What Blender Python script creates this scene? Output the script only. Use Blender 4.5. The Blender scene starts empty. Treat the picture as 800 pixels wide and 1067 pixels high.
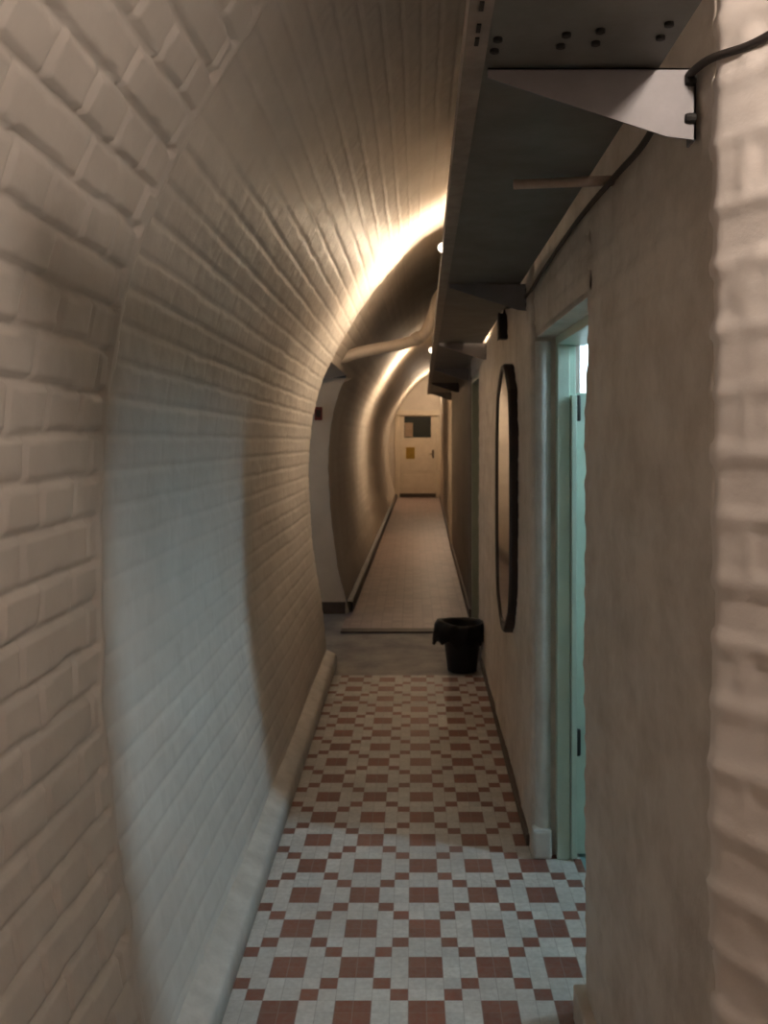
import bpy, bmesh, math, random
import numpy as np
from mathutils import Vector, Matrix

random.seed(7)
rng = np.random.RandomState(5)
SC = bpy.context.scene
COL = SC.collection
PI = math.pi

# ------------------------------------------------------------------ camera
F, CX, CY, H = 905.0, 430.0, 455.0, 1.63      # focal length in pixels, vanishing point, eye height
cam_d = bpy.data.cameras.new('camera')
cam = bpy.data.objects.new('camera', cam_d)
COL.objects.link(cam)
cam.location = (0, 0, H)
cam.rotation_euler = (PI / 2, 0, 0)
cam_d.sensor_width = 36
cam_d.lens = F / 1067 * 36
cam_d.shift_x = -(CX - 400) / 1067
cam_d.shift_y = -(533.5 - CY) / 1067
cam_d.clip_start = 0.02
cam_d.clip_end = 200
cam_d.dof.use_dof = True                       # the phone's focus sits on the near brickwork
cam_d.dof.focus_distance = 1.35
cam_d.dof.aperture_fstop = 9.5
SC.camera = cam

def at(px, py, Y):
    return ((px - CX) * Y / F, Y, H + (CY - py) * Y / F)

# ------------------------------------------------------------------ materials
class NT:
    def __init__(self, name):
        self.m = bpy.data.materials.new(name)
        self.m.use_nodes = True
        self.t = self.m.node_tree
        self.n = self.t.nodes
        self.b = self.n['Principled BSDF']
    def link(self, a, b): self.t.links.new(a, b)
    def math(self, op, a, b=None, c=None):
        n = self.n.new('ShaderNodeMath'); n.operation = op
        for i, v in enumerate((a, b, c)):
            if v is None: continue
            if isinstance(v, (int, float)): n.inputs[i].default_value = v
            else: self.link(v, n.inputs[i])
        return n.outputs[0]
    def coord(self, kind='Object'):
        return self.n.new('ShaderNodeTexCoord').outputs[kind]
    def noise(self, scale, detail=4, rough=.6, co=None):
        n = self.n.new('ShaderNodeTexNoise')
        n.inputs['Scale'].default_value = scale
        n.inputs['Detail'].default_value = detail
        n.inputs['Roughness'].default_value = rough
        self.link(co if co is not None else self.coord(), n.inputs['Vector'])
        return n.outputs['Fac']
    def mix(self, fac, a, b):
        n = self.n.new('ShaderNodeMix'); n.data_type = 'RGBA'
        for i, v in ((0, fac), (6, a), (7, b)):
            if isinstance(v, (int, float)): n.inputs[i].default_value = v
            elif isinstance(v, tuple): n.inputs[i].default_value = (*v, 1)
            else: self.link(v, n.inputs[i])
        return n.outputs[2]
    def ramp(self, fac, stops):
        n = self.n.new('ShaderNodeValToRGB')
        el = n.color_ramp.elements
        while len(el) < len(stops): el.new(.5)
        for e, (p, c) in zip(el, stops):
            e.position = p; e.color = (*c, 1) if isinstance(c, tuple) else (c, c, c, 1)
        self.link(fac, n.inputs[0])
        return n.outputs[0]
    def bump(self, h, strength=.3, dist=.01):
        n = self.n.new('ShaderNodeBump')
        n.inputs['Strength'].default_value = strength
        n.inputs['Distance'].default_value = dist
        self.link(h, n.inputs['Height'])
        self.link(n.outputs[0], self.b.inputs['Normal'])

def mottled(name, base, dark=None, rough=.6, scale=6, lo=.35, hi=.7, bump=0, bscale=40, metal=0, bdist=.004):
    t = NT(name)
    if dark is None: dark = tuple(c * .8 for c in base)
    f = t.ramp(t.noise(scale, 6, .65), [(lo, 0.0), (hi, 1.0)])
    c = t.mix(f, dark, base)
    t.link(c, t.b.inputs['Base Color'])
    t.b.inputs['Roughness'].default_value = rough
    t.b.inputs['Metallic'].default_value = metal
    if bump: t.bump(t.noise(bscale, 5, .6), bump, bdist)
    return t.m

def emitter(name, col, strength):
    t = NT(name)
    t.b.inputs['Base Color'].default_value = (*col, 1)
    t.b.inputs['Emission Color'].default_value = (*col, 1)
    t.b.inputs['Emission Strength'].default_value = strength
    return t.m

M = {}
M['paint'] = mottled('painted_brick', (.60, .56, .51), (.51, .475, .43), .48, 3.2, .3, .7, .25, 45)
M['paint_right'] = mottled('painted_plaster', (.67, .61, .545), (.47, .41, .35), .5, 5.5, .28, .62, .5, 24, bdist=.007)
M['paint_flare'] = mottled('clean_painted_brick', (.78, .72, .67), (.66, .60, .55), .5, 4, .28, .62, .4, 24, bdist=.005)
M['paint_far'] = mottled('painted_far_vault', (.64, .58, .50), (.52, .46, .39), .68, 2.5, .3, .7, .2, 30)
M['skirt'] = mottled('skirting_paint', (.60, .58, .54), (.42, .40, .37), .45, 9, .3, .65, .2, 40)
M['grey_skirt'] = mottled('dark_skirting_paint', (.11, .085, .07), (.07, .05, .04), .5, 8)
M['concrete'] = mottled('worn_concrete', (.40, .37, .34), (.20, .19, .185), .55, 3.5, .35, .68, .2, 30)
M['teal_floor'] = mottled('teal_floor_paint', (.24, .42, .43), (.18, .31, .32), .45, 6)
M['brown_wall'] = mottled('dark_brown_wall', (.18, .145, .115), (.13, .105, .082), .5, 4, .3, .7, .2, 30)  # browner and darker than the walls before and after it
M['mint'] = mottled('mint_gloss_paint', (.58, .72, .62), (.52, .655, .56), .35, 8, .3, .6, .1, 60)
M['white_gloss'] = mottled('white_gloss_paint', (.68, .68, .65), (.52, .51, .48), .6, 9, .3, .65, .15, 50)
M['sage'] = mottled('sage_gloss_paint', (.42, .47, .37), (.36, .40, .31), .4, 8)
M['brown_door'] = mottled('dark_brown_paint', (.085, .062, .045), (.06, .045, .035), .45, 6)
M['cream'] = mottled('cream_gloss_paint', (.62, .54, .42), (.54, .46, .35), .45, 5)
M['steel'] = mottled('shelf_sheet_steel', (.19, .195, .185), (.12, .115, .105), .5, 5, .3, .7, .15, 25, .25)
M['rail'] = mottled('rail_steel', (.33, .29, .26), (.19, .16, .14), .45, 12, .3, .7, .1, 40, .3)
M['bracket'] = mottled('bracket_grey_paint', (.215, .205, .215), (.17, .16, .165), .5, 9, .3, .7, .1, 40, .0)
M['dark_metal'] = mottled('dark_bolt_metal', (.03, .028, .026), None, .5, 20, metal=.5)
M['rod'] = mottled('wooden_rod', (.50, .42, .36), (.36, .28, .23), .6, 12, .3, .7, .2, 60)
M['cable'] = mottled('cable_rubber', (.035, .028, .024), None, .55, 20)
M['black_plastic'] = mottled('black_plastic', (.018, .017, .018), (.012, .011, .012), .42, 12)
M['bag'] = mottled('bin_bag_film', (.014, .013, .016), (.009, .008, .01), .4, 12, bump=.5, bscale=25, bdist=.01)
M['grey_plastic'] = mottled('grey_plastic', (.36, .36, .37), None, .5, 12)
M['frame'] = mottled('dark_mirror_wood', (.035, .018, .013), (.018, .010, .008), .4, 14, bump=.2)
M['pipe'] = mottled('pipe_paint', (.62, .55, .47), (.50, .43, .36), .45, 6, .3, .7, .15, 40)
M['red'] = mottled('dark_red_plastic', (.20, .025, .02), None, .45, 12)
M['yellow'] = mottled('yellow_paper', (.62, .42, .08), (.5, .33, .06), .7, 9)
M['paper'] = mottled('paper', (.60, .45, .32), (.52, .38, .26), .7, 9)
M['chrome'] = mottled('chrome', (.75, .74, .72), None, .2, 9, metal=1)
M['lamp_base'] = mottled('lamp_base_enamel', (.5, .47, .42), None, .45, 9)
M['dark_glass'] = mottled('dark_glass', (.03, .034, .03), (.022, .025, .022), .2, 5)

t = NT('mirror_glass')
t.link(t.ramp(t.noise(4), [(.3, .72), (.7, .82)]), t.b.inputs['Base Color'])
t.b.inputs['Metallic'].default_value = 1
t.b.inputs['Roughness'].default_value = .06
M['mirror'] = t.m
WARM = (1.0, .755, .52)
M['daylight_pane'] = emitter('bright_frosted_pane', (.60, .85, 1.0), 58.0)
M['sliver_glow'] = emitter('sliver_glow_sheet', (.70, .90, 1.0), 2.2)  # added glow behind the open door leaf
M['rail_glow'] = emitter('glowing_dome', (1.0, .85, .68), 2.5)
M['passage_pane'] = emitter('dim_frosted_pane', (.62, .82, 1.0), 1.7)

# tiled floor : squares of four red tiles, linked by diagonal pairs of single red tiles
def tile_material(name, white, white2, red, red2, P, x0, y0, grout, plain=False):
    t = NT(name)
    co = t.coord()
    sep = t.n.new('ShaderNodeSeparateXYZ'); t.link(co, sep.inputs[0])
    u = t.math('DIVIDE', t.math('SUBTRACT', sep.outputs[0], x0), P)
    v = t.math('DIVIDE', t.math('SUBTRACT', sep.outputs[1], y0), P)
    cu, cv = t.math('FLOOR', u), t.math('FLOOR', v)
    fu = t.math('MULTIPLY', t.math('SUBTRACT', u, cu), 4)
    fv = t.math('MULTIPLY', t.math('SUBTRACT', v, cv), 4)
    iu, iv = t.math('FLOOR', fu), t.math('FLOOR', fv)
    lu, lv = t.math('LESS_THAN', iu, 1.5), t.math('LESS_THAN', iv, 1.5)
    big = t.math('MULTIPLY', lu, lv)
    gap = t.math('MULTIPLY', t.math('SUBTRACT', 1, lu), t.math('SUBTRACT', 1, lv))
    par = t.math('FLOORED_MODULO', t.math('ADD', t.math('ADD', iu, iv), t.math('ADD', cu, cv)), 2)
    small = t.math('MULTIPLY', gap, t.math('GREATER_THAN', par, .5))
    redm = t.math('MINIMUM', t.math('ADD', big, small), 1)
    # one random shade per tile
    gu = t.math('FLOOR', t.math('MULTIPLY', u, 4)); gv = t.math('FLOOR', t.math('MULTIPLY', v, 4))
    cmb = t.n.new('ShaderNodeCombineXYZ'); t.link(gu, cmb.inputs[0]); t.link(gv, cmb.inputs[1])
    wn = t.n.new('ShaderNodeTexWhiteNoise'); wn.noise_dimensions = '2D'; t.link(cmb.outputs[0], wn.inputs['Vector'])
    r = wn.outputs['Value']
    wcol = t.mix(r, white, white2)
    rcol = t.mix(r, red, red2)
    c = t.mix(redm if not plain else 0.0, wcol, rcol)
    # grout
    du = t.math('ABSOLUTE', t.math('SUBTRACT', t.math('SUBTRACT', fu, iu), .5))
    dv = t.math('ABSOLUTE', t.math('SUBTRACT', t.math('SUBTRACT', fv, iv), .5))
    if plain:
        g = t.math('GREATER_THAN', t.math('MAXIMUM', du, t.math('MULTIPLY', dv, .98)), .46)
    else:
        g = t.math('MAXIMUM', t.math('GREATER_THAN', du, .47),
                   t.math('MULTIPLY', t.math('GREATER_THAN', dv, .475), .6))
    c = t.mix(t.math('MULTIPLY', g, .45), c, grout)
    dirt = t.ramp(t.noise(2.3, 6, .7), [(.35, .0), (.72, .38)])
    c = t.mix(dirt, c, (.16, .13, .11))
    spk = t.ramp(t.noise(55, 3, .6), [(.40, .22), (.62, .0)])
    c = t.mix(spk, c, (.22, .20, .19))
    t.link(c, t.b.inputs['Base Color'])
    t.b.inputs['Roughness'].default_value = .42
    t.bump(t.math('SUBTRACT', 1, g), .25, .002)
    return t.m
M['tiles'] = tile_material('patterned_tiles', (.70, .69, .66), (.58, .58, .56), (.27, .084, .055), (.20, .062, .042),
                           .2105, -.0135, 2.616, (.30, .28, .26))
M['mosaic'] = tile_material('far_mosaic', (.48, .36, .335), (.37, .27, .25), (.3, .1, .1), (.3, .1, .1),
                            .36, 0, 0, (.17, .12, .11), plain=True)

# ------------------------------------------------------------------ object helpers
def link(name, me, mat, parent=None, smooth=False):
    if mat is not None: me.materials.append(mat)
    o = bpy.data.objects.new(name, me)
    COL.objects.link(o)
    if parent is not None: o.parent = parent
    if smooth:
        for p in me.polygons: p.use_smooth = True
    return o

def build(name, bm, mat, parent=None, smooth=False):
    bmesh.ops.recalc_face_normals(bm, faces=bm.faces)
    me = bpy.data.meshes.new(name)
    bm.to_mesh(me); bm.free()
    return link(name, me, mat, parent, smooth)

def struct(o):
    o['kind'] = 'structure'
    return o

def tag(o, label, cat, group=None):
    o['label'] = label; o['category'] = cat
    if group: o['group'] = group
    return o

def thing(name, loc, label, cat, group=None):
    o = bpy.data.objects.new(name, None)
    o.empty_display_size = .1
    COL.objects.link(o)
    o.location = loc
    return tag(o, label, cat, group)

def box(bm, lo, hi, bevel=0.0):
    lo, hi = Vector(lo), Vector(hi)
    r = bmesh.ops.create_cube(bm, size=1)
    for v in r['verts']:
        v.co = Vector([(lo[i] + hi[i]) / 2 + v.co[i] * (hi[i] - lo[i]) for i in range(3)])
    if bevel:
        es = list({e for v in r['verts'] for e in v.link_edges})
        bmesh.ops.bevel(bm, geom=es, offset=bevel, segments=2, profile=.6, affect='EDGES')
    return bm

def B(*boxes, bevel=0.0):
    bm = bmesh.new()
    for lo, hi in boxes: box(bm, lo, hi, bevel)
    return bm

def prism(bm, pts, d):
    """closed outline pts (3-D) pushed along vector d"""
    d = Vector(d)
    a = [bm.verts.new(Vector(p)) for p in pts]
    b = [bm.verts.new(Vector(p) + d) for p in pts]
    bm.faces.new(a); bm.faces.new(b[::-1])
    n = len(a)
    for i in range(n):
        bm.faces.new((a[i], b[i], b[(i + 1) % n], a[(i + 1) % n]))
    return bm

def lathe(bm, prof, c=(0, 0, 0), n=32, axis='Z', cap=True):
    rings = []
    for r, z in prof:
        ring = []
        for k in range(n):
            a = 2 * PI * k / n
            p = (r * math.cos(a), r * math.sin(a), z)
            if axis == 'Y': p = (p[0], z, p[1])
            if axis == 'X': p = (z, p[0], p[1])
            ring.append(bm.verts.new((c[0] + p[0], c[1] + p[1], c[2] + p[2])))
        rings.append(ring)
    for a, b in zip(rings, rings[1:]):
        for k in range(n):
            bm.faces.new((a[k], a[(k + 1) % n], b[(k + 1) % n], b[k]))
    if cap:
        bm.faces.new(rings[0][::-1]); bm.faces.new(rings[-1])
    return bm

def catmull(pts, sub=8):
    pts = [np.array(p, float) for p in pts]
    out = []
    for i in range(len(pts) - 1):
        p0 = pts[max(i - 1, 0)]; p1 = pts[i]; p2 = pts[i + 1]; p3 = pts[min(i + 2, len(pts) - 1)]
        for k in range(sub):
            s = k / sub
            out.append(.5 * ((2 * p1) + (p2 - p0) * s + (2 * p0 - 5 * p1 + 4 * p2 - p3) * s * s + (3 * p1 - p0 - 3 * p2 + p3) * s ** 3))
    out.append(pts[-1])
    return out

def tube(bm, pts, r, n=12):
    pts = [Vector(p) for p in pts]
    rings = []
    up = Vector((0, 0, 1))
    for i, p in enumerate(pts):
        d = (pts[min(i + 1, len(pts) - 1)] - pts[max(i - 1, 0)]).normalized()
        a = d.cross(up)
        if a.length < .05: a = d.cross(Vector((1, 0, 0)))
        a.normalize(); b = a.cross(d)
        rr = r[i] if isinstance(r, (list, tuple)) else r
        rings.append([bm.verts.new(p + (a * math.cos(2 * PI * k / n) + b * math.sin(2 * PI * k / n)) * rr) for k in range(n)])
    for a, b in zip(rings, rings[1:]):
        for k in range(n):
            bm.faces.new((a[k], a[(k + 1) % n], b[(k + 1) % n], b[k]))
    bm.faces.new(rings[0][::-1]); bm.faces.new(rings[-1])
    return bm

def grid_obj(name, P, mat, smooth=True):
    nr, nc = P.shape[:2]
    v = P.reshape(-1, 3)
    idx = np.arange(nr * nc).reshape(nr, nc)
    f = np.stack([idx[:-1, :-1], idx[1:, :-1], idx[1:, 1:], idx[:-1, 1:]], -1).reshape(-1, 4)
    me = bpy.data.meshes.new(name)
    me.vertices.add(len(v)); me.vertices.foreach_set('co', v.astype(np.float32).ravel())
    me.loops.add(f.size); me.loops.foreach_set('vertex_index', f.astype(np.int32).ravel())
    me.polygons.add(len(f)); me.polygons.foreach_set('loop_start', (np.arange(len(f)) * 4).astype(np.int32))
    me.polygons.foreach_set('loop_total', np.full(len(f), 4, np.int32))
    me.update(calc_edges=True); me.validate()
    if smooth: me.polygons.foreach_set('use_smooth', np.ones(len(f), bool))
    return link(name, me, mat)

# ------------------------------------------------------------------ brick relief
_L = rng.rand(256, 256)
def vnoise(x, y):
    xi, yi = np.floor(x).astype(int), np.floor(y).astype(int)
    fx, fy = x - xi, y - yi
    fx = fx * fx * (3 - 2 * fx); fy = fy * fy * (3 - 2 * fy)
    g = lambda a, b: _L[a % 256, b % 256]
    return (g(xi, yi) * (1 - fx) + g(xi + 1, yi) * fx) * (1 - fy) + (g(xi, yi + 1) * (1 - fx) + g(xi + 1, yi + 1) * fx) * fy

def bricks(s, t, L, h, mort=.011, depth=.008, jit=.002, s0=0.0, soft=.35, head=True, vj=.75, warp=1.0, rough=1.0):
    """height of painted brickwork over (s along the course, t up the courses)"""
    s = s + (vnoise(s * 9, t * 9) - .5) * .010 * warp
    t = t + (vnoise(s * 7 + 31, t * 11 + 7) - .5) * .012 * warp
    r = np.floor(t / h).astype(int)
    odd = (r % 2 == 1)
    ln = np.where(odd & head, L / 2, L)
    off = np.where(odd, L / 4 if head else L / 2, 0.0) + s0
    q = (s + off) / ln
    c = np.floor(q).astype(int)
    ds = np.minimum(q - c, 1 - (q - c)) * ln
    dt = np.minimum(t / h - r, 1 - (t / h - r)) * h
    def up(d, w):
        k = np.clip((d - w * .35) / (w * (.3 + soft)), 0, 1)
        return k * k * (3 - 2 * k)
    wv = mort * (.55 + .9 * vnoise(s * 23 + 5, t * 23))
    m = np.minimum(up(dt, wv), 1 - vj * (1 - up(ds, wv)))
    per = _L[(c * 7 + r * 13) % 256, (r * 5 + c * 3) % 256] - .5
    lump = (vnoise(s * 30, t * 30) - .5) * .0022 + (vnoise(s * 11 + 3, t * 11) - .5) * .003
    return -depth * (1 - m) + per * jit * m + lump * rough

def normals(P):
    a = np.gradient(P, axis=0); b = np.gradient(P, axis=1)
    n = np.cross(a, b)
    return n / (np.linalg.norm(n, axis=-1, keepdims=True) + 1e-12)

# ------------------------------------------------------------------ vault profiles
NEAR = [(-.590, 0.0), (-.612, .15), (-.647, .347), (-.676, .525), (-.708, .76), (-.725, .97), (-.737, 1.2), (-.738, 1.4), (-.730, 1.62),
        (-.714, 1.775), (-.680, 1.95), (-.625, 2.12), (-.547, 2.29), (-.458, 2.456), (-.368, 2.62), (-.20, 2.86), (.0, 3.07),
        (.25, 3.26), (.5, 3.41), (.9, 3.59), (1.3, 3.68)]
YE = 6.17
_e = [(343, 690), (338, 655), (331, 605), (325.5, 560), (323, 520), (322, 490), (324, 455), (328.5, 425), (337, 396), (351, 366), (367, 339), (382, 315),
      (399, 292), (416, 272), (437, 251), (462, 235)]
END = [(at(x, y, YE)[0], at(x, y, YE)[2]) for x, y in _e]
END[0] = (END[0][0], 0.0)
END += [(.5, 3.33), (.9, 3.52), (1.3, 3.62)]

def smooth_profile(pts, n):
    c = np.array(catmull([(p[0], p[1], 0) for p in pts], 12))[:, :2]
    d = np.r_[0, np.cumsum(np.linalg.norm(np.diff(c, axis=0), axis=1))]
    s = np.linspace(0, d[-1], n)
    p = np.stack([np.interp(s, d, c[:, 0]), np.interp(s, d, c[:, 1])], -1)
    for _ in range(6):
        p[1:-1] = .25 * p[:-2] + .5 * p[1:-1] + .25 * p[2:]
    return p, d[-1]

NP = 560
pn, ln_ = smooth_profile(NEAR, NP)
pe, le_ = smooth_profile(END, NP)

def vault_grid(ys, prof_fn):
    return np.stack([np.c_[prof_fn(y)[:, 0], np.full(NP, y), prof_fn(y)[:, 1]] for y in ys])

def prof1(y):
    k = np.clip((y - 2.02) / (YE - 2.02), 0, 1)
    return pn * (1 - k) + pe * k

JY = 2.02
ys = np.r_[np.linspace(-1.6, .95, 40), np.arange(.96, 2.10, .0075), np.arange(2.11, YE - .004, .0115), [YE]]
P = vault_grid(ys, prof1)
N = -normals(P)
if N[60, 200, 0] < 0: N = -N
tt = np.linspace(0, (ln_ + le_) / 2, NP)[None, :].repeat(len(ys), 0)
yy = ys[:, None].repeat(NP, 1)
hn = bricks(yy, tt, .325, .096, .013, .0120, .003, soft=.25, vj=.75) + .006
hf = bricks(yy, tt + .03, .26, .0875, .011, .0034, .001, s0=.07, soft=.5, head=False, vj=.4, warp=.5, rough=.8)
wob = (vnoise(tt * 6, tt * 0 + 3) - .5) * .03
jn = yy - JY - wob
h = np.where(jn < 0, hn, hf)
h = np.where(np.abs(jn) < .016, .010 + (vnoise(tt * 20, yy * 20) - .5) * .004, h)
fade = np.clip((yy - .5) / .4, 0, 1)
big = (vnoise(yy * 2.1, tt * 2.3) - .5) * .012
P = P + N * (h + big)[..., None]
struct(grid_obj('wall_left', P, M['paint']))

# the rougher face where the near vault stops at the side opening
OFF = .055
def prof2(y):
    p = pe.copy()
    d = np.gradient(p, axis=0); d /= np.linalg.norm(d, axis=1, keepdims=True)
    nrm = np.c_[-d[:, 1], d[:, 0]]
    if nrm[250, 0] > 0: nrm = -nrm
    p = p + nrm * OFF * np.clip(p[:, 1:2] / .4, .2, 1)
    p[:, 0] += .0095 * (y - YE) * np.ones(NP)
    return p
strip = np.stack([P[-1], np.c_[prof2(YE)[:, 0] - .12, np.full(NP, YE + .002), prof2(YE)[:, 1] + .12]])
struct(grid_obj('wall_left_return', strip, M['paint'], False))

OY = 8.0          # far side of the side opening
HZ = 2.17         # its head
iz = int(np.argmax(pe[:, 1] > HZ))
ya = np.arange(YE, OY + .001, .02)
Pa = vault_grid(ya, prof2)[:, iz:]
ta = np.linspace(0, le_, NP)[iz:][None].repeat(len(ya), 0)
Na = -normals(Pa)
if Na[5, 50, 2] > 0: Na = -Na
Pa = Pa + Na * bricks(ya[:, None].repeat(Pa.shape[1], 1), ta, .24, .0875, .011, .004)[..., None]
struct(grid_obj('wall_left_above_opening', Pa, M['paint_far']))
yb = np.r_[np.arange(OY - .02, 12, .022), np.arange(12, 23.06, .06)]
Pb = vault_grid(yb, prof2)[:, ::2]
tb = np.linspace(0, le_, NP)[::2][None].repeat(len(yb), 0)
Nb = -normals(Pb)
if Nb[5, 100, 0] < 0: Nb = -Nb
Pb = Pb + Nb * bricks(yb[:, None].repeat(Pb.shape[1], 1), tb, .24, .0875, .011, .004)[..., None]
struct(grid_obj('wall_left_far', Pb, M['paint_far']))

# side passage
p2 = prof2(OY)
edge = [(p[0], OY, p[1]) for p in p2[::8] if p[1] < HZ] + [(-.55, OY, HZ), (-2.2, OY, HZ), (-2.2, OY, 0)]
struct(build('wall_left_opening_jamb', prism(bmesh.new(), edge, (0, .05, 0)), M['paint_far']))
struct(build('wall_left_passage_end', B(((-2.3, YE - .1, 0), (-2.2, 7.1, HZ)), ((-2.3, 7.75, 0), (-2.2, OY + .05, HZ)),
                                        ((-2.3, 7.1, 0), (-2.2, 7.75, .9)), ((-2.3, 7.1, 1.9), (-2.2, 7.75, HZ))), M['paint_far']))
struct(build('wall_left_passage_near', B(((-2.2, YE - .06, 0), (-.80, YE - .01, HZ))), M['paint_far']))
sof = np.stack([np.stack([np.array([-2.3, y, HZ - .01]), np.array([-.75, y, HZ - .004]), np.array([*Pa[i, 0]]) + np.array([.001, 0, 0])]) for i, y in enumerate(ya)])
struct(grid_obj('ceiling_passage', sof, M['paint_far'], False))
w = struct(build('window_2', B(((-2.29, 7.1, .9), (-2.21, 7.14, 1.9)), ((-2.29, 7.71, .9), (-2.21, 7.75, 1.9)), ((-2.29, 7.14, .9), (-2.21, 7.71, .94)),
                               ((-2.29, 7.14, 1.86), (-2.21, 7.71, 1.9))), M['white_gloss']))
build('window_pane', B(((-2.26, 7.14, .94), (-2.25, 7.71, 1.86))), M['passage_pane'], w)
struct(build('baseboard_passage', B(((-2.2, OY - .02, 0), (-.62, OY + .0, .11)), bevel=.004), M['grey_skirt']))

# ------------------------------------------------------------------ floors
TE = 5.93
def slab(name, x0, y0, x1, y1, mat, z=0):
    bm = bmesh.new()
    box(bm, (x0, y0, z - .05), (x1, y1, z))
    return struct(build(name, bm, mat))
slab('floor', -.80, -1.7, .648, TE, M['tiles'])
slab('floor_near', .648, -1.7, 1.45, 1.3, M['tiles'])
slab('floor_crossing', -2.3, TE, 1.25, 7.32, M['concrete'])
slab('floor_passage', -2.3, 7.32, -.60, 8.05, M['concrete'])
slab('floor_far', -.60, 7.32, 1.25, 23.1, M['mosaic'], .012)
struct(build('trim_1', B(((-.60, 7.20, -.01), (.54, 7.33, .015)), bevel=.004), M['grey_skirt']))

# skirting on the left
def sweep(name, ys, prof_fn, mat):
    P = np.stack([np.array([(x, y, z) for x, z in prof_fn(y)]) for y in ys])
    return struct(grid_obj(name, P, mat, False))
def sk(y):
    k = (y - 2) / 4.2
    b = -.530 - .012 * k
    w = (vnoise(np.array([y * 3.0]), np.array([1.5]))[0] - .5) * .004
    return [(-.72, 0), (b, 0.0), (b - .003, .076), (b - .006 + w * .5, .086), (b - .016 + w * .5, .092), (b - .075, .122 + w), (-.72, .125)]
sweep('baseboard_left', np.r_[np.arange(-1.6, YE - .02, .06), [YE - .012]], sk, M['skirt'])
endcap = [(x, YE - .012, z) for x, z in sk(YE - .012)]
o = build('baseboard_left_end', prism(bmesh.new(), endcap, (0, .01, 0)), M['skirt']); struct(o)
def sk2(y):
    b = prof2(y)[0, 0]
    return [(b - .05, .0), (b + .035, .012), (b + .033, .10), (b + .02, .112), (b - .05, .115)]
sweep('baseboard_left_far', np.linspace(OY, 23, 30), sk2, M['grey_skirt'])

# ------------------------------------------------------------------ right-hand walls
def plan_path(pts, rad, step):
    """plan polyline with rounded corners, sampled"""
    pts = [np.array(p, float) for p in pts]
    out = [pts[0]]
    for i in range(1, len(pts) - 1):
        a, b, c = pts[i - 1], pts[i], pts[i + 1]
        u = (a - b) / np.linalg.norm(a - b); v = (c - b) / np.linalg.norm(c - b)
        r = min(rad, .45 * np.linalg.norm(a - b), .45 * np.linalg.norm(c - b))
        p, q = b + u * r, b + v * r
        for k in range(7):
            s = k / 6
            out.append((1 - s) ** 2 * p + 2 * s * (1 - s) * b + s * s * q)
    out.append(pts[-1])
    out = np.array(out)
    d = np.r_[0, np.cumsum(np.linalg.norm(np.diff(out, axis=0), axis=1))]
    s = np.arange(0, d[-1] + step * .5, step)
    s = np.unique(np.r_[s[s < d[-1]], d])
    keep = np.r_[True, np.diff(s) > step * .2]; s = s[keep]
    return np.stack([np.interp(s, d, out[:, 0]), np.interp(s, d, out[:, 1])], -1), s

def plan_wall(name, pts, z0, z1, mat, rad=.02, step=.012, zstep=.012, flip=False, **kw):
    c, s = plan_path(pts, rad, step)
    zs = np.arange(z0, z1 + zstep * .5, zstep)
    P = np.zeros((len(c), len(zs), 3))
    P[..., 0] = c[:, None, 0]; P[..., 1] = c[:, None, 1]; P[..., 2] = zs[None]
    N = normals(P)
    if flip: N = -N
    S = s[:, None].repeat(len(zs), 1); Z = P[..., 2]
    amp = kw.pop('lump', .012)
    dm = kw.pop('mod', None)
    hgt = bricks(S, Z, **kw) * (dm(S) if dm else 1) + (vnoise(S * 4 + 11, Z * 3) - .5) * amp
    P = P + N * hgt[..., None]
    return struct(grid_obj(name, P, mat))

ZT = 3.72
PX = .478
# near pier and the brick face that flares away beside the camera
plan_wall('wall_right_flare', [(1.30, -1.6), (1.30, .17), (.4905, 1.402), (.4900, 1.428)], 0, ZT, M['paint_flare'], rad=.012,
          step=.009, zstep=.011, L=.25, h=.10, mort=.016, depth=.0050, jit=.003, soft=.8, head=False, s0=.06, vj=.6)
plan_wall('wall_right_near', [(.512, 1.410), (.4905, 1.417), (PX, 2.40), (.64, 2.42)], 0, ZT, M['paint_right'], rad=.010,
          step=.009, zstep=.011, L=.25, h=.10, mort=.016, depth=.0028, jit=.002, soft=.8, head=False, s0=.06, vj=.6)
struct(build('wall_right_near_core', B(((.52, 1.45, 0), (.66, 2.395, ZT))), M['paint_right']))
struct(build('baseboard_right_near', B(((.448, 1.50, 0), (.50, 2.43, .10)), bevel=.006), M['paint_right']))
# over the doorway
DZ = 2.03
plan_wall('wall_right_over_door', [(PX + .001, 2.34), (.474, 3.39)], DZ, ZT, M['paint_right'], step=.014, zstep=.014, L=.25, h=.09, depth=.005)
struct(build('wall_right_lintel', B(((PX + .008, 2.36, DZ - .012), (.66, 3.46, DZ + .2))), M['paint_right']))
# between the doorway and the crossing
plan_wall('wall_right', [(.64, 3.39), (.466, 3.39), (.500, 6.60), (.66, 6.60)], 0, ZT, M['paint_right'], rad=.02, step=.014, zstep=.014,
          L=.25, h=.09, mort=.010, depth=.003, jit=.001, soft=.7, lump=.010)
struct(build('wall_right_core', B(((.53, 3.43, 0), (.66, 6.58, ZT))), M['paint_right']))
plan_wall('wall_right_over_far_door', [(.500, 6.58), (.512, 7.64)], DZ + .12, ZT, M['paint_right'], step=.02, zstep=.02, L=.25, h=.09, depth=.003)
struct(build('wall_right_far_lintel', B(((.52, 6.56, DZ + .11), (.66, 7.66, DZ + .3))), M['paint_right']))
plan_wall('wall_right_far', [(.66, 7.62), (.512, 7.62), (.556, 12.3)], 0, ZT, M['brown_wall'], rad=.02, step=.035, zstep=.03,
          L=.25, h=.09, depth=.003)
plan_wall('wall_right_end', [(.70, 12.3), (.550, 12.3), (.72, 23.1)], 0, ZT, M['paint_far'], rad=.04, step=.035, zstep=.03,
          L=.25, h=.09, depth=.003)
bm = bmesh.new()
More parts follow.
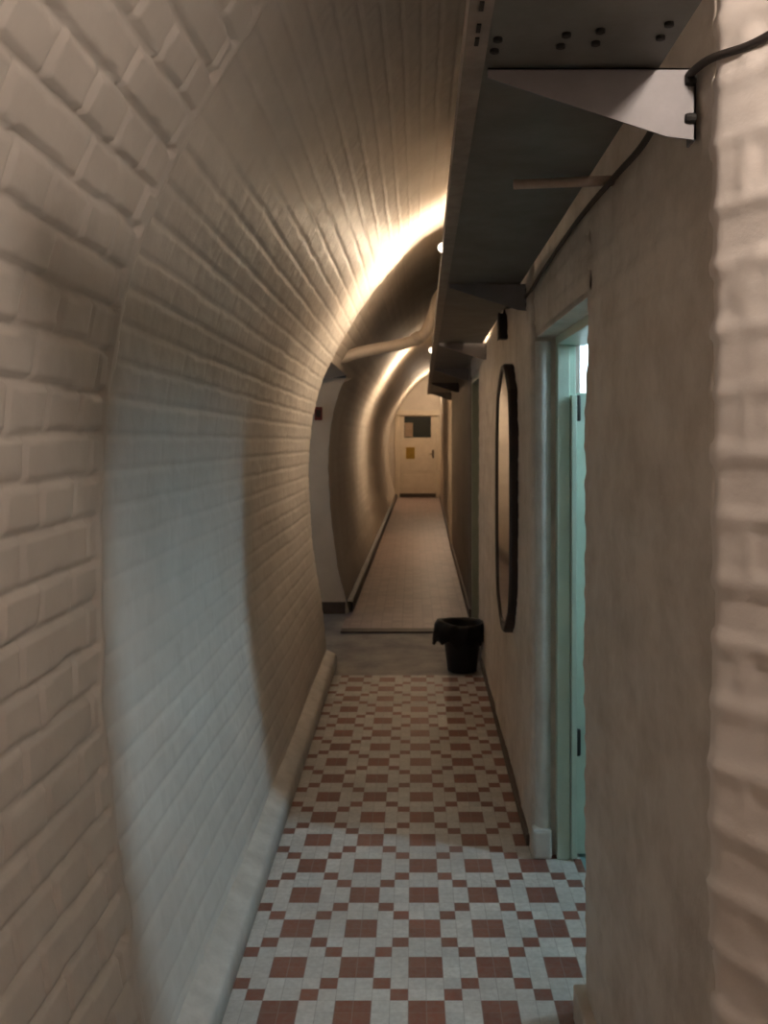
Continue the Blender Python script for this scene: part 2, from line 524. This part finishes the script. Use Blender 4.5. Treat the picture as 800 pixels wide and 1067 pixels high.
prism(bm, [(.495, 7.64, .012), (.544, 12.4, .012), (.70, 23, .012), (.76, 23, .012), (.60, 12.4, .012), (.56, 7.64, .012)], (0, 0, .10))
struct(build('baseboard_right_far', bm, M['grey_skirt']))
struct(build('wall_foot_strip', prism(bmesh.new(), [(.452, 3.46, 0), (.486, 6.60, 0), (.55, 6.60, 0), (.52, 3.46, 0)], (0, 0, .045)), M['grey_skirt']))  # low dark strip along the foot of this wall
struct(build('wall_back', B(((-1.0, -1.7, 0), (1.45, -1.6, 3.9))), M['paint']))

# ------------------------------------------------------------------ doorway with mint frame
d1 = struct(build('door_1', B(((.556, 3.345, 0), (.606, 3.39, 1.985)), ((.606, 3.365, 0), (.632, 3.39, 1.985)),
                              ((.556, 2.415, 0), (.672, 2.49, 1.985)),
                              ((.556, 2.42, 1.985), (.672, 3.39, 2.02)), bevel=.004), M['mint']))
bm = B(((.608, 3.328, .01), (.630, 3.364, 1.79)), bevel=.004)
build('door_stop', bm, M['mint'], d1)
bm = B(((.636, 3.368, .012), (1.40, 3.408, 1.80)), bevel=.003)
leaf = build('door_leaf', bm, M['mint'], d1)
for z in (.45, 1.74):
    bm = bmesh.new(); lathe(bm, [(.010, -.05), (.012, -.045), (.012, .045), (.010, .05)], (.636, 3.352, z), 12)
    build('hinge', bm, M['dark_metal'], leaf, True)
# half-round moulding with a plinth, in the brick return beside the frame
bm = bmesh.new()
pr = []
for k in range(13):
    a = PI * k / 12
    pr.append((.507 - .030 * math.cos(a), 3.385 - .026 * math.sin(a), .10))
prism(bm, pr, (0, 0, 1.90))
box(bm, (.462, 3.345, 0), (.538, 3.40, .115), .012)
struct(build('trim_2', bm, M['white_gloss']))

# room behind it, with the daylight window
RX = 1.95
struct(build('floor_side_room', B(((.648, 1.3, -.06), (RX + .1, 4.45, -.004))), M['teal_floor']))
struct(build('ceiling_side_room', B(((.64, 1.2, 3.4), (RX + .1, 5.0, 3.46))), M['paint']))
WY0, WY1, WZ0, WZ1 = 2.76, 3.03, 2.05, 3.15
RZ = 3.4
struct(build('wall_side_room', B(((RX, 1.2, 0), (RX + .1, WY0, RZ)), ((RX, WY1, 0), (RX + .1, 4.45, RZ)), ((RX, WY0, 0), (RX + .1, WY1, WZ0)),
                                 ((RX, WY0, WZ1), (RX + .1, WY1, RZ)), ((.68, 1.1, 0), (RX + .1, 1.2, RZ)),
                                 ((.66, 4.35, 0), (.72, 4.45, RZ)), ((1.25, 4.35, 0), (RX, 4.45, RZ)), ((.72, 4.35, 0), (1.25, 4.45, 1.75)), ((.72, 4.35, 2.45), (1.25, 4.45, RZ)),
                                 ), M['paint']))
w3 = struct(build('sliver_glow_frame', B(((.72, 4.35, 1.75), (.75, 4.41, 2.45)), ((1.22, 4.35, 1.75), (1.25, 4.41, 2.45)), ((.72, 4.35, 1.75), (1.25, 4.41, 1.78)),
                                ((.72, 4.35, 2.42), (1.25, 4.41, 2.45))), M['white_gloss']))
build('window_pane', B(((.745, 4.385, 1.775), (1.225, 4.395, 2.425))), M['sliver_glow'], w3)  # added glowing sheet, makes the bright sliver beside the door frame
w = struct(build('window_1', B(((RX - .01, WY0, WZ0), (RX + .06, WY0 + .035, WZ1)), ((RX - .01, WY1 - .035, WZ0), (RX + .06, WY1, WZ1)),
                               ((RX - .01, WY0, WZ0), (RX + .06, WY1, WZ0 + .035)), ((RX - .01, WY0, WZ1 - .035), (RX + .06, WY1, WZ1))), M['white_gloss']))
build('window_pane', B(((RX + .02, WY0 + .03, WZ0 + .03), (RX + .03, WY1 - .03, WZ1 - .03))), M['daylight_pane'], w)

# doorway at the crossing
d2 = struct(build('door_2', B(((.515, 7.575, 0), (.60, 7.625, 2.13)), ((.515, 6.60, 0), (.60, 6.64, 2.13)), ((.515, 6.60, 2.09), (.60, 7.625, 2.14)), bevel=.004), M['sage']))
build('door_leaf', B(((.605, 6.62, .012), (.645, 7.61, 2.11)), ((.597, 6.75, .3), (.606, 7.48, .95)), ((.597, 6.75, 1.1), (.606, 7.48, 1.95)), bevel=.003), M['brown_door'], d2)

# ------------------------------------------------------------------ end wall and door
EY = 23.0
def e(px, py, dy=0): return at(px, py, EY + dy)
x0, x1 = e(416, 0)[0], e(454.5, 0)[0]
zt = e(0, 433)[2]
struct(build('wall_end', B(((-1.2, EY, 0), (x0 - .03, EY + .15, 3.9)), ((x1 + .03, EY, 0), (1.4, EY + .15, 3.9)), ((x0 - .03, EY, zt + .03), (x1 + .03, EY + .15, 3.9))), M['paint_far']))
d3 = struct(build('door_3', B(((x0 - .12, EY - .05, .012), (x0 + .0, EY + .02, zt + .10)), ((x1, EY - .05, .012), (x1 + .12, EY + .02, zt + .10)),
                              ((x0 - .17, EY - .09, zt + .0), (x1 + .17, EY + .02, zt + .14)), bevel=.01), M['cream']))
gx0, gx1 = e(421, 0)[0], e(449, 0)[0]
gz0, gz1 = e(0, 456)[2], e(0, 434)[2]
bm = B(((x0, EY, .02), (x1, EY + .04, gz0)), ((x0, EY, gz1), (x1, EY + .04, zt)), ((x0, EY, gz0), (gx0, EY + .04, gz1)), ((gx1, EY, gz0), (x1, EY + .04, gz1)))
for (a, b) in ((.25, .62), (.72, 1.10)):
    box(bm, (x0 + .1, EY - .012, a), (x1 - .1, EY + .005, b), .008)
leaf3 = build('door_leaf', bm, M['cream'], d3)
build('door_glass', B(((gx0, EY + .015, gz0), (gx1, EY + .025, gz1))), M['dark_glass'], leaf3)
build('kick_plate', B(((x0 + .01, EY - .008, .025), (x1 - .01, EY + .002, .13)), bevel=.002), M['brown_door'], leaf3)
hx, hz = e(451, 0)[0], e(0, 473)[2]
bm = B(((hx - .025, EY - .012, hz - .11), (hx + .025, EY, hz + .11)), bevel=.004)
tube(bm, [(hx, EY - .01, hz), (hx, EY - .055, hz), (hx - .10, EY - .06, hz)], .011, 10)
build('door_handle', bm, M['brown_door'], leaf3)
px0, px1 = e(421.5, 0)[0], e(430, 0)[0]
pz0, pz1 = e(0, 455)[2], e(0, 440.5)[2]
bm = bmesh.new()
def sheet(bm, x0, x1, z0, z1, y, curl=.012):
    n = 8; vs = []
    for j in range(n + 1):
        row = []
        for i in range(n + 1):
            a, b = i / n, j / n
            row.append(bm.verts.new((x0 + (x1 - x0) * a, y - .003 - curl * (1 - b) ** 2 * (.4 + .6 * a), z0 + (z1 - z0) * b)))
        vs.append(row)
    for j in range(n):
        for i in range(n): bm.faces.new((vs[j][i], vs[j][i + 1], vs[j + 1][i + 1], vs[j + 1][i]))
    bmesh.ops.solidify(bm, geom=bm.faces[:], thickness=.001)
    return bm
tag(build('paper_sheet', sheet(bm, px0, px1, pz0, pz1, EY + .014, .008), M['paper']), 'pale paper sheet covering the lower left corner of the far door glass', 'paper')
tag(build('notice', sheet(bmesh.new(), e(423, 0)[0], e(432, 0)[0], e(0, 478)[2], e(0, 466)[2], EY - .013), M['yellow']), 'small yellow notice stuck on the cream door at the far end', 'notice')

# ------------------------------------------------------------------ overhead metal shelf
SZ = 2.262
SY0, SY1 = 1.04, 12.9
def fx(y): return .068 + .0112 * y
def rx(y): return .405 + .011 * y
shelf = thing('wall_shelf', (.3, 5.8, SZ), 'long dark steel shelf carried on triangular brackets high along the right wall', 'shelf')
shelf_loc = Vector(shelf.location)
def sh(name, bm, mat, parent=None, smooth=False):
    bmesh.ops.translate(bm, verts=bm.verts, vec=-shelf_loc)
    return build(name, bm, mat, parent or shelf, smooth)
seg = [SY0, 3.56, 5.80, 7.95, 10.1, SY1]
for a, b in zip(seg, seg[1:]):
    bm = bmesh.new()
    a2, b2 = a + .004, b - .004
    prism(bm, [(fx(a2) + .006, a2, SZ), (rx(a2), a2, SZ), (rx(b2), b2, SZ), (fx(b2) + .006, b2, SZ)], (0, 0, .004))
    # turned-up back edge
    prism(bm, [(rx(a2) - .003, a2, SZ + .004), (rx(a2), a2, SZ + .004), (rx(b2), b2, SZ + .004), (rx(b2) - .003, b2, SZ + .004)], (0, 0, .025))
    sh('shelf_panel', bm, M['steel'])
bm = bmesh.new()
W = .036
prism(bm, [(fx(SY0), SY0, SZ - .005), (fx(SY0) + W, SY0, SZ - .005), (fx(SY1) + W, SY1, SZ - .005), (fx(SY1), SY1, SZ - .005)], (0, 0, .004))
prism(bm, [(fx(SY0), SY0, SZ - .001), (fx(SY0) + .004, SY0, SZ - .001), (fx(SY1) + .004, SY1, SZ - .001), (fx(SY1), SY1, SZ - .001)], (0, 0, .045))
sh('front_rail', bm, M['rail'])
# dark discs and bars standing in for slot holes in the underside
for px, py in ((515, 52), (518.5, 40), (584, 47), (590, 35), (620.5, 44), (625.5, 31), (688, 38), (697, 24)):
    Y = (SZ - H) * F / (CY - py)
    X = (px - CX) * Y / F
    if X > rx(Y) - .012: X = rx(Y) - .012
    bm = bmesh.new(); lathe(bm, [(.0045, -.006), (.0075, -.005), (.0075, .0)], (X, Y, SZ), 12)
    sh('hole_mark', bm, M['dark_metal'])
for py in (43, 29, 6):
    Y = (SZ - .005 - H) * F / (CY - py); X = fx(Y) + .018
    bm = B(((X - .0035, Y - .014, SZ - .007), (X + .0035, Y + .014, SZ - .0045)), bevel=.001)
    sh('slot_mark', bm, M['dark_metal'])
for px, py, rr in ((458.5, 258, .017), (445.5, 365, .023)):  # small glowing domes on the outer face of the rail
    Y = (SZ + .018 - H) * F / (CY - py)
    X = fx(Y)
    bm = bmesh.new(); lathe(bm, [(rr * .2, -rr * .95), (rr * .55, -rr * .8), (rr * .85, -rr * .5), (rr, -.004), (rr, .003)], (X, Y, SZ + .018), 16, 'X')
    o = sh('glow_dome', bm, M['rail_glow'], None, True); o['label'] = 'tiny glowing dome on the shelf rail'
bys = [1.475, 3.56, 5.80, 7.95, 10.1, 12.3]
for i, y in enumerate(bys):
    wx = PX + (.003 if i == 0 else (y - 3.4) * .0105 if y < 6.6 else .034 + (y - 7.6) * .010)
    zt_ = SZ - .006
    tip = fx(y) + .043
    hb = .122 if i == 0 else .112
    bm = bmesh.new()
    prism(bm, [(wx, y, zt_), (wx, y, zt_ - hb), (wx - .05, y, zt_ - hb + .006), (tip, y, zt_ - .016), (tip, y, zt_)], (0, .004, 0))
    # flanges: along the shelf and along the wall
    prism(bm, [(tip, y, zt_), (wx, y, zt_), (wx, y + .034, zt_), (tip, y + .020, zt_)], (0, 0, -.003))
    prism(bm, [(wx - .004, y, zt_), (wx, y, zt_), (wx, y, zt_ - hb), (wx - .004, y, zt_ - hb)], (0, .04, 0))
    br = sh('bracket', bm, M['bracket'])
    if i < 3:
        for dz in (.022, .086):
            bm = bmesh.new(); lathe(bm, [(.0075, -.0125), (.009, -.006), (.009, .004)], (wx - .006, y - .001, zt_ - dz), 10, 'X')
            sh('bracket_bolt', bm, M['dark_metal'], br)
bm = bmesh.new()
tube(bm, [at(535, 192.5, 2.08), at(590, 190, 2.08), at(643, 188, 2.08)], [.011, .012, .0125], 14)
bmesh.ops.translate(bm, verts=bm.verts, vec=(0, 0, 0))
sh('cross_rod', bm, M['rod'], None, True)
bm = bmesh.new()
tube(bm, [(.462 + .03 * math.cos(a), 12.27, 2.305 - .03 + .03 * math.sin(a)) for a in np.linspace(.5, 5.4, 16)], .007, 8)
o = sh('hook', bm, M['chrome'], None, True); o['label'] = 'chrome hook'

# cable on the right wall
cp = [(.70, 1.10, 2.275), (.590, 1.255, 2.255), (.530, 1.345, 2.24), (.478, 1.43, 2.245), (.462, 1.56, 2.235), (.461, 1.75, 2.215), (.462, 2.0, 2.225),
      (.462, 2.45, 2.235), (.460, 3.1, 2.215), (.462, 3.48, 2.20), (.466, 3.9, 2.225), (.466, 4.25, 2.262), (.467, 4.42, 2.285), (.467, 4.43, 2.255)]
tag(build('cable', tube(bmesh.new(), catmull(cp, 8), .0070, 8), M['cable'], None, True), 'dark cable sagging along the right wall under the steel shelf', 'cable')
# small dark box above the mirror
jb = thing('junction_box', (.470, 4.43, 2.19), 'small dark electrical box on the right wall above the mirror', 'electrical box')
build('box_body', B(((-.030, -.035, -.065), (.012, .035, .065)), bevel=.006), M['black_plastic'], jb)
build('box_lid', B(((-.037, -.038, -.068), (-.030, .038, .068)), bevel=.003), M['black_plastic'], jb)

# ------------------------------------------------------------------ mirror
MROT = .026
my, mz = 4.16, 1.338
mir = thing('wall_mirror', (.472, my, mz), 'tall narrow dark-framed mirror with tapered ends on the right wall', 'mirror')
def outline(hw, hh, n=72):
    out = []
    for k in range(n):
        a = 2 * PI * k / n
        c, s = math.cos(a), math.sin(a)
        q = 3.0
        r = (abs(c) ** q + abs(s) ** q) ** (-1 / q)
        # straighten into a long chamfered shape
        y, z = c * r * hw, s * r * hh
        lim = .80 * hh
        if abs(z) > lim:
            k2 = (abs(z) - lim) / (hh - lim)
            y *= (1 - .42 * k2)
        out.append((y, z))
    return out
bm = bmesh.new()
prof = [(0, .004), (0, -.036), (.008, -.046), (.024, -.046), (.032, -.042), (.034, -.030)]
rings = []
for ins, dx in prof:
    rings.append([bm.verts.new((dx, y, z)) for y, z in outline(.300 - ins, .640 - ins)])
for a, b in zip(rings, rings[1:]):
    for k in range(72): bm.faces.new((a[k], a[(k + 1) % 72], b[(k + 1) % 72], b[k]))
build('mirror_frame', bm, M['frame'], mir)
bm = bmesh.new()
prism(bm, [(-.038, y, z) for y, z in outline(.2695, .6095)], (.012, 0, 0))
build('mirror_glass', bm, M['mirror'], mir)
# follow the wall's slight splay
mir.rotation_euler.z = -math.atan(.034 / 3.21) + MROT

# ------------------------------------------------------------------ waste bin
bx, by = .345, 6.06
bn = thing('waste_bin', (bx, by, 0), 'black plastic waste bin with an overhanging black liner against the right wall', 'bin')
bm = bmesh.new()
lathe(bm, [(.098, 0), (.103, .006), (.140, .315), (.148, .318), (.148, .330), (.138, .330), (.098, .012)], (0, 0, 0), 40)
build('bucket', bm, M['black_plastic'], bn, True)
bm = bmesh.new()
n = 64; rings = []
for j, (r, z) in enumerate([(.120, .20), (.134, .318), (.141, .338), (.153, .340), (.159, .318), (.163, .285), (.166, .25), (.166, .215), (.160, .21)]):
    ring = []
    for k in range(n):
        a = 2 * PI * k / n
        wv = .006 * math.sin(9 * a + j * .5) + .004 * math.sin(17 * a + 1.3 * j)
        side = max(0, math.cos(a - PI * 1.05)) ** 2
        rr = r + wv * (j > 2) + (.038 * side * min(1, max(0, (j - 2) / 2)))
        zz = z + (.012 * math.sin(5 * a + .6) + .016 * math.sin(11 * a)) * (j > 5) + .014 * side * (j in (2, 3, 4))
        if j > 3 and math.cos(a) > .8: rr = min(rr, .152); 
        ring.append(bm.verts.new((rr * math.cos(a), rr * math.sin(a), zz)))
    rings.append(ring)
for a, b in zip(rings, rings[1:]):
    for k in range(n): bm.faces.new((a[k], a[(k + 1) % n], b[(k + 1) % n], b[k]))
bmesh.ops.solidify(bm, geom=bm.faces[:], thickness=.0015)
build('liner', bm, M['bag'], bn, True)
bm = bmesh.new()
tube(bm, catmull([(.120, -.09, .245), (.128, -.082, .19), (.116, -.084, .12), (.112, -.080, .09)], 5), .0085, 8)
o = build('handle', bm, M['grey_plastic'], bn, True); o['label'] = 'grey plastic handle'

# ------------------------------------------------------------------ overhead pipe at the crossing
pp = [at(352, 374, 7.2), at(380, 366, 7.2), at(410, 360.5, 7.2), at(428, 356, 7.2), at(440, 349.5, 7.2), at(447, 340, 7.2), at(452, 326, 7.2), at(458, 308, 7.2), at(478, 292, 7.2), at(500, 288, 7.2)]
op = thing('overhead_pipe', pp[0], 'thick cream pipe crossing the vault above the side opening', 'pipe')
bm = tube(bmesh.new(), [Vector(p) - Vector(pp[0]) for p in catmull(pp, 6)], .048, 16)
build('pipe_run', bm, M['pipe'], op, True)
bm = tube(bmesh.new(), [Vector(at(431, 355, 7.2)) - Vector(pp[0]), Vector(at(438, 350.8, 7.2)) - Vector(pp[0])], .056, 16)
build('pipe_collar', bm, M['pipe'], op, True)

# small red box on the grey side of the opening
rb = thing('alarm_box', at(332, 431, OY - .001), 'small dark red box on the grey wall inside the left opening', 'box')
build('box_body', B(((-.035, -.035, -.062), (.035, .001, .062)), bevel=.006), M['red'], rb)
build('box_front', B(((-.022, -.040, -.035), (.022, -.034, .035)), bevel=.002), M['frame'], rb)

# ------------------------------------------------------------------ lamps
def lamp(loc, ceil_z, inten, label, globe=.05, shade=False, col=WARM):
    """a bare bulb in a holder; the glowing bulb itself is what lights the place"""
    x, y, z = loc
    L = thing('ceiling_lamp', loc, label, 'lamp', None)
    bm = bmesh.new()
    lathe(bm, [(.045, ceil_z - z + .03), (.045, ceil_z - z - .012), (.016, ceil_z - z - .022), (.012, .075), (.024, .07), (.026, .035), (.022, .028)], (0, 0, 0), 20)
    build('lamp_holder', bm, M['lamp_base'], L, True)
    bm = bmesh.new()
    pr = [(.018, .040), (.022, .022)] + [(globe * math.cos(a), -.028 + globe * math.sin(a)) for a in np.linspace(.9, -1.45, 12)]
    lathe(bm, pr, (0, 0, 0), 24)
    build('bulb', bm, emitter('lit_bulb', col, inten / (PI * globe ** 2)), L, True)
    if shade:
        bm = bmesh.new()
        lathe(bm, [(.03, .085), (.05, .08), (.15, .002), (.155, -.001), (.152, -.005), (.146, .003), (.048, .072), (.03, .078)], (0, 0, 0), 32, cap=False)
        build('lamp_shield', bm, M['lamp_base'], L, True)
    return L
def vz(fn, y, x):
    p = fn(y); return float(np.interp(x, p[200:, 0], p[200:, 1]))
def shelf_lamp(y, inten, label):
    """a bulb standing in a holder on the shelf"""
    x = fx(y) + .125
    L = thing('shelf_lamp', (x, y, SZ + .004), label, 'lamp')
    build('lamp_holder', lathe(bmesh.new(), [(.048, 0), (.048, .012), (.024, .020), (.022, .235), (.026, .238), (.026, .248)], (0, 0, 0), 20), M['lamp_base'], L, True)
    pr = [(.020, .248)] + [(.042 * math.cos(a), .294 + .042 * math.sin(a)) for a in np.linspace(-1.0, 1.45, 12)]
    build('bulb', lathe(bmesh.new(), pr, (0, 0, 0), 24), emitter('lit_bulb', WARM, inten / (PI * .042 ** 2)), L, True)
    bm = bmesh.new()
    for sy in (-1, 1):
        prism(bm, [(-.045, sy * .075, .0), (.075, sy * .075, .0), (.075, sy * .075, .415), (-.045, sy * .075, .415)], (0, sy * .003, 0))
    prism(bm, [(-.045, -.075, 0), (.075, -.075, 0), (.075, .075, 0), (-.045, .075, 0)], (0, 0, .003))
    build('lamp_shield', bm, M['lamp_base'], L)  # added plates, out of view, that narrow the bulb's light along the vault
shelf_lamp(5.78, 4.8, 'bright bulb standing on the steel shelf just before the side opening')
shelf_lamp(12.55, 7.5, 'bright bulb standing on the far end of the steel shelf')
l3 = (.60, 21.2, 2.83)
lamp(l3, vz(prof2, l3[1], l3[0]), 4.0, 'lit bulb over the cream door at the far end')
l0 = (.60, .72, 2.53)
lamp(l0, vz(prof1, l0[1], l0[0]), 2.25, 'lit bulb on the vault above the viewer', shade=True, col=(1.0, .83, .71))

# ------------------------------------------------------------------ world and view
w = bpy.data.worlds.new('world'); SC.world = w
w.use_nodes = True
w.node_tree.nodes['Background'].inputs[0].default_value = (.9, .8, .7, 1)
w.node_tree.nodes['Background'].inputs[1].default_value = .01
SC.view_settings.view_transform = 'Standard'
SC.view_settings.look = 'None'
SC.view_settings.gamma = 1
SC.view_settings.use_curve_mapping = False
SC.view_settings.exposure = 0.0
SC.cycles.max_bounces = 10
SC.cycles.diffuse_bounces = 8
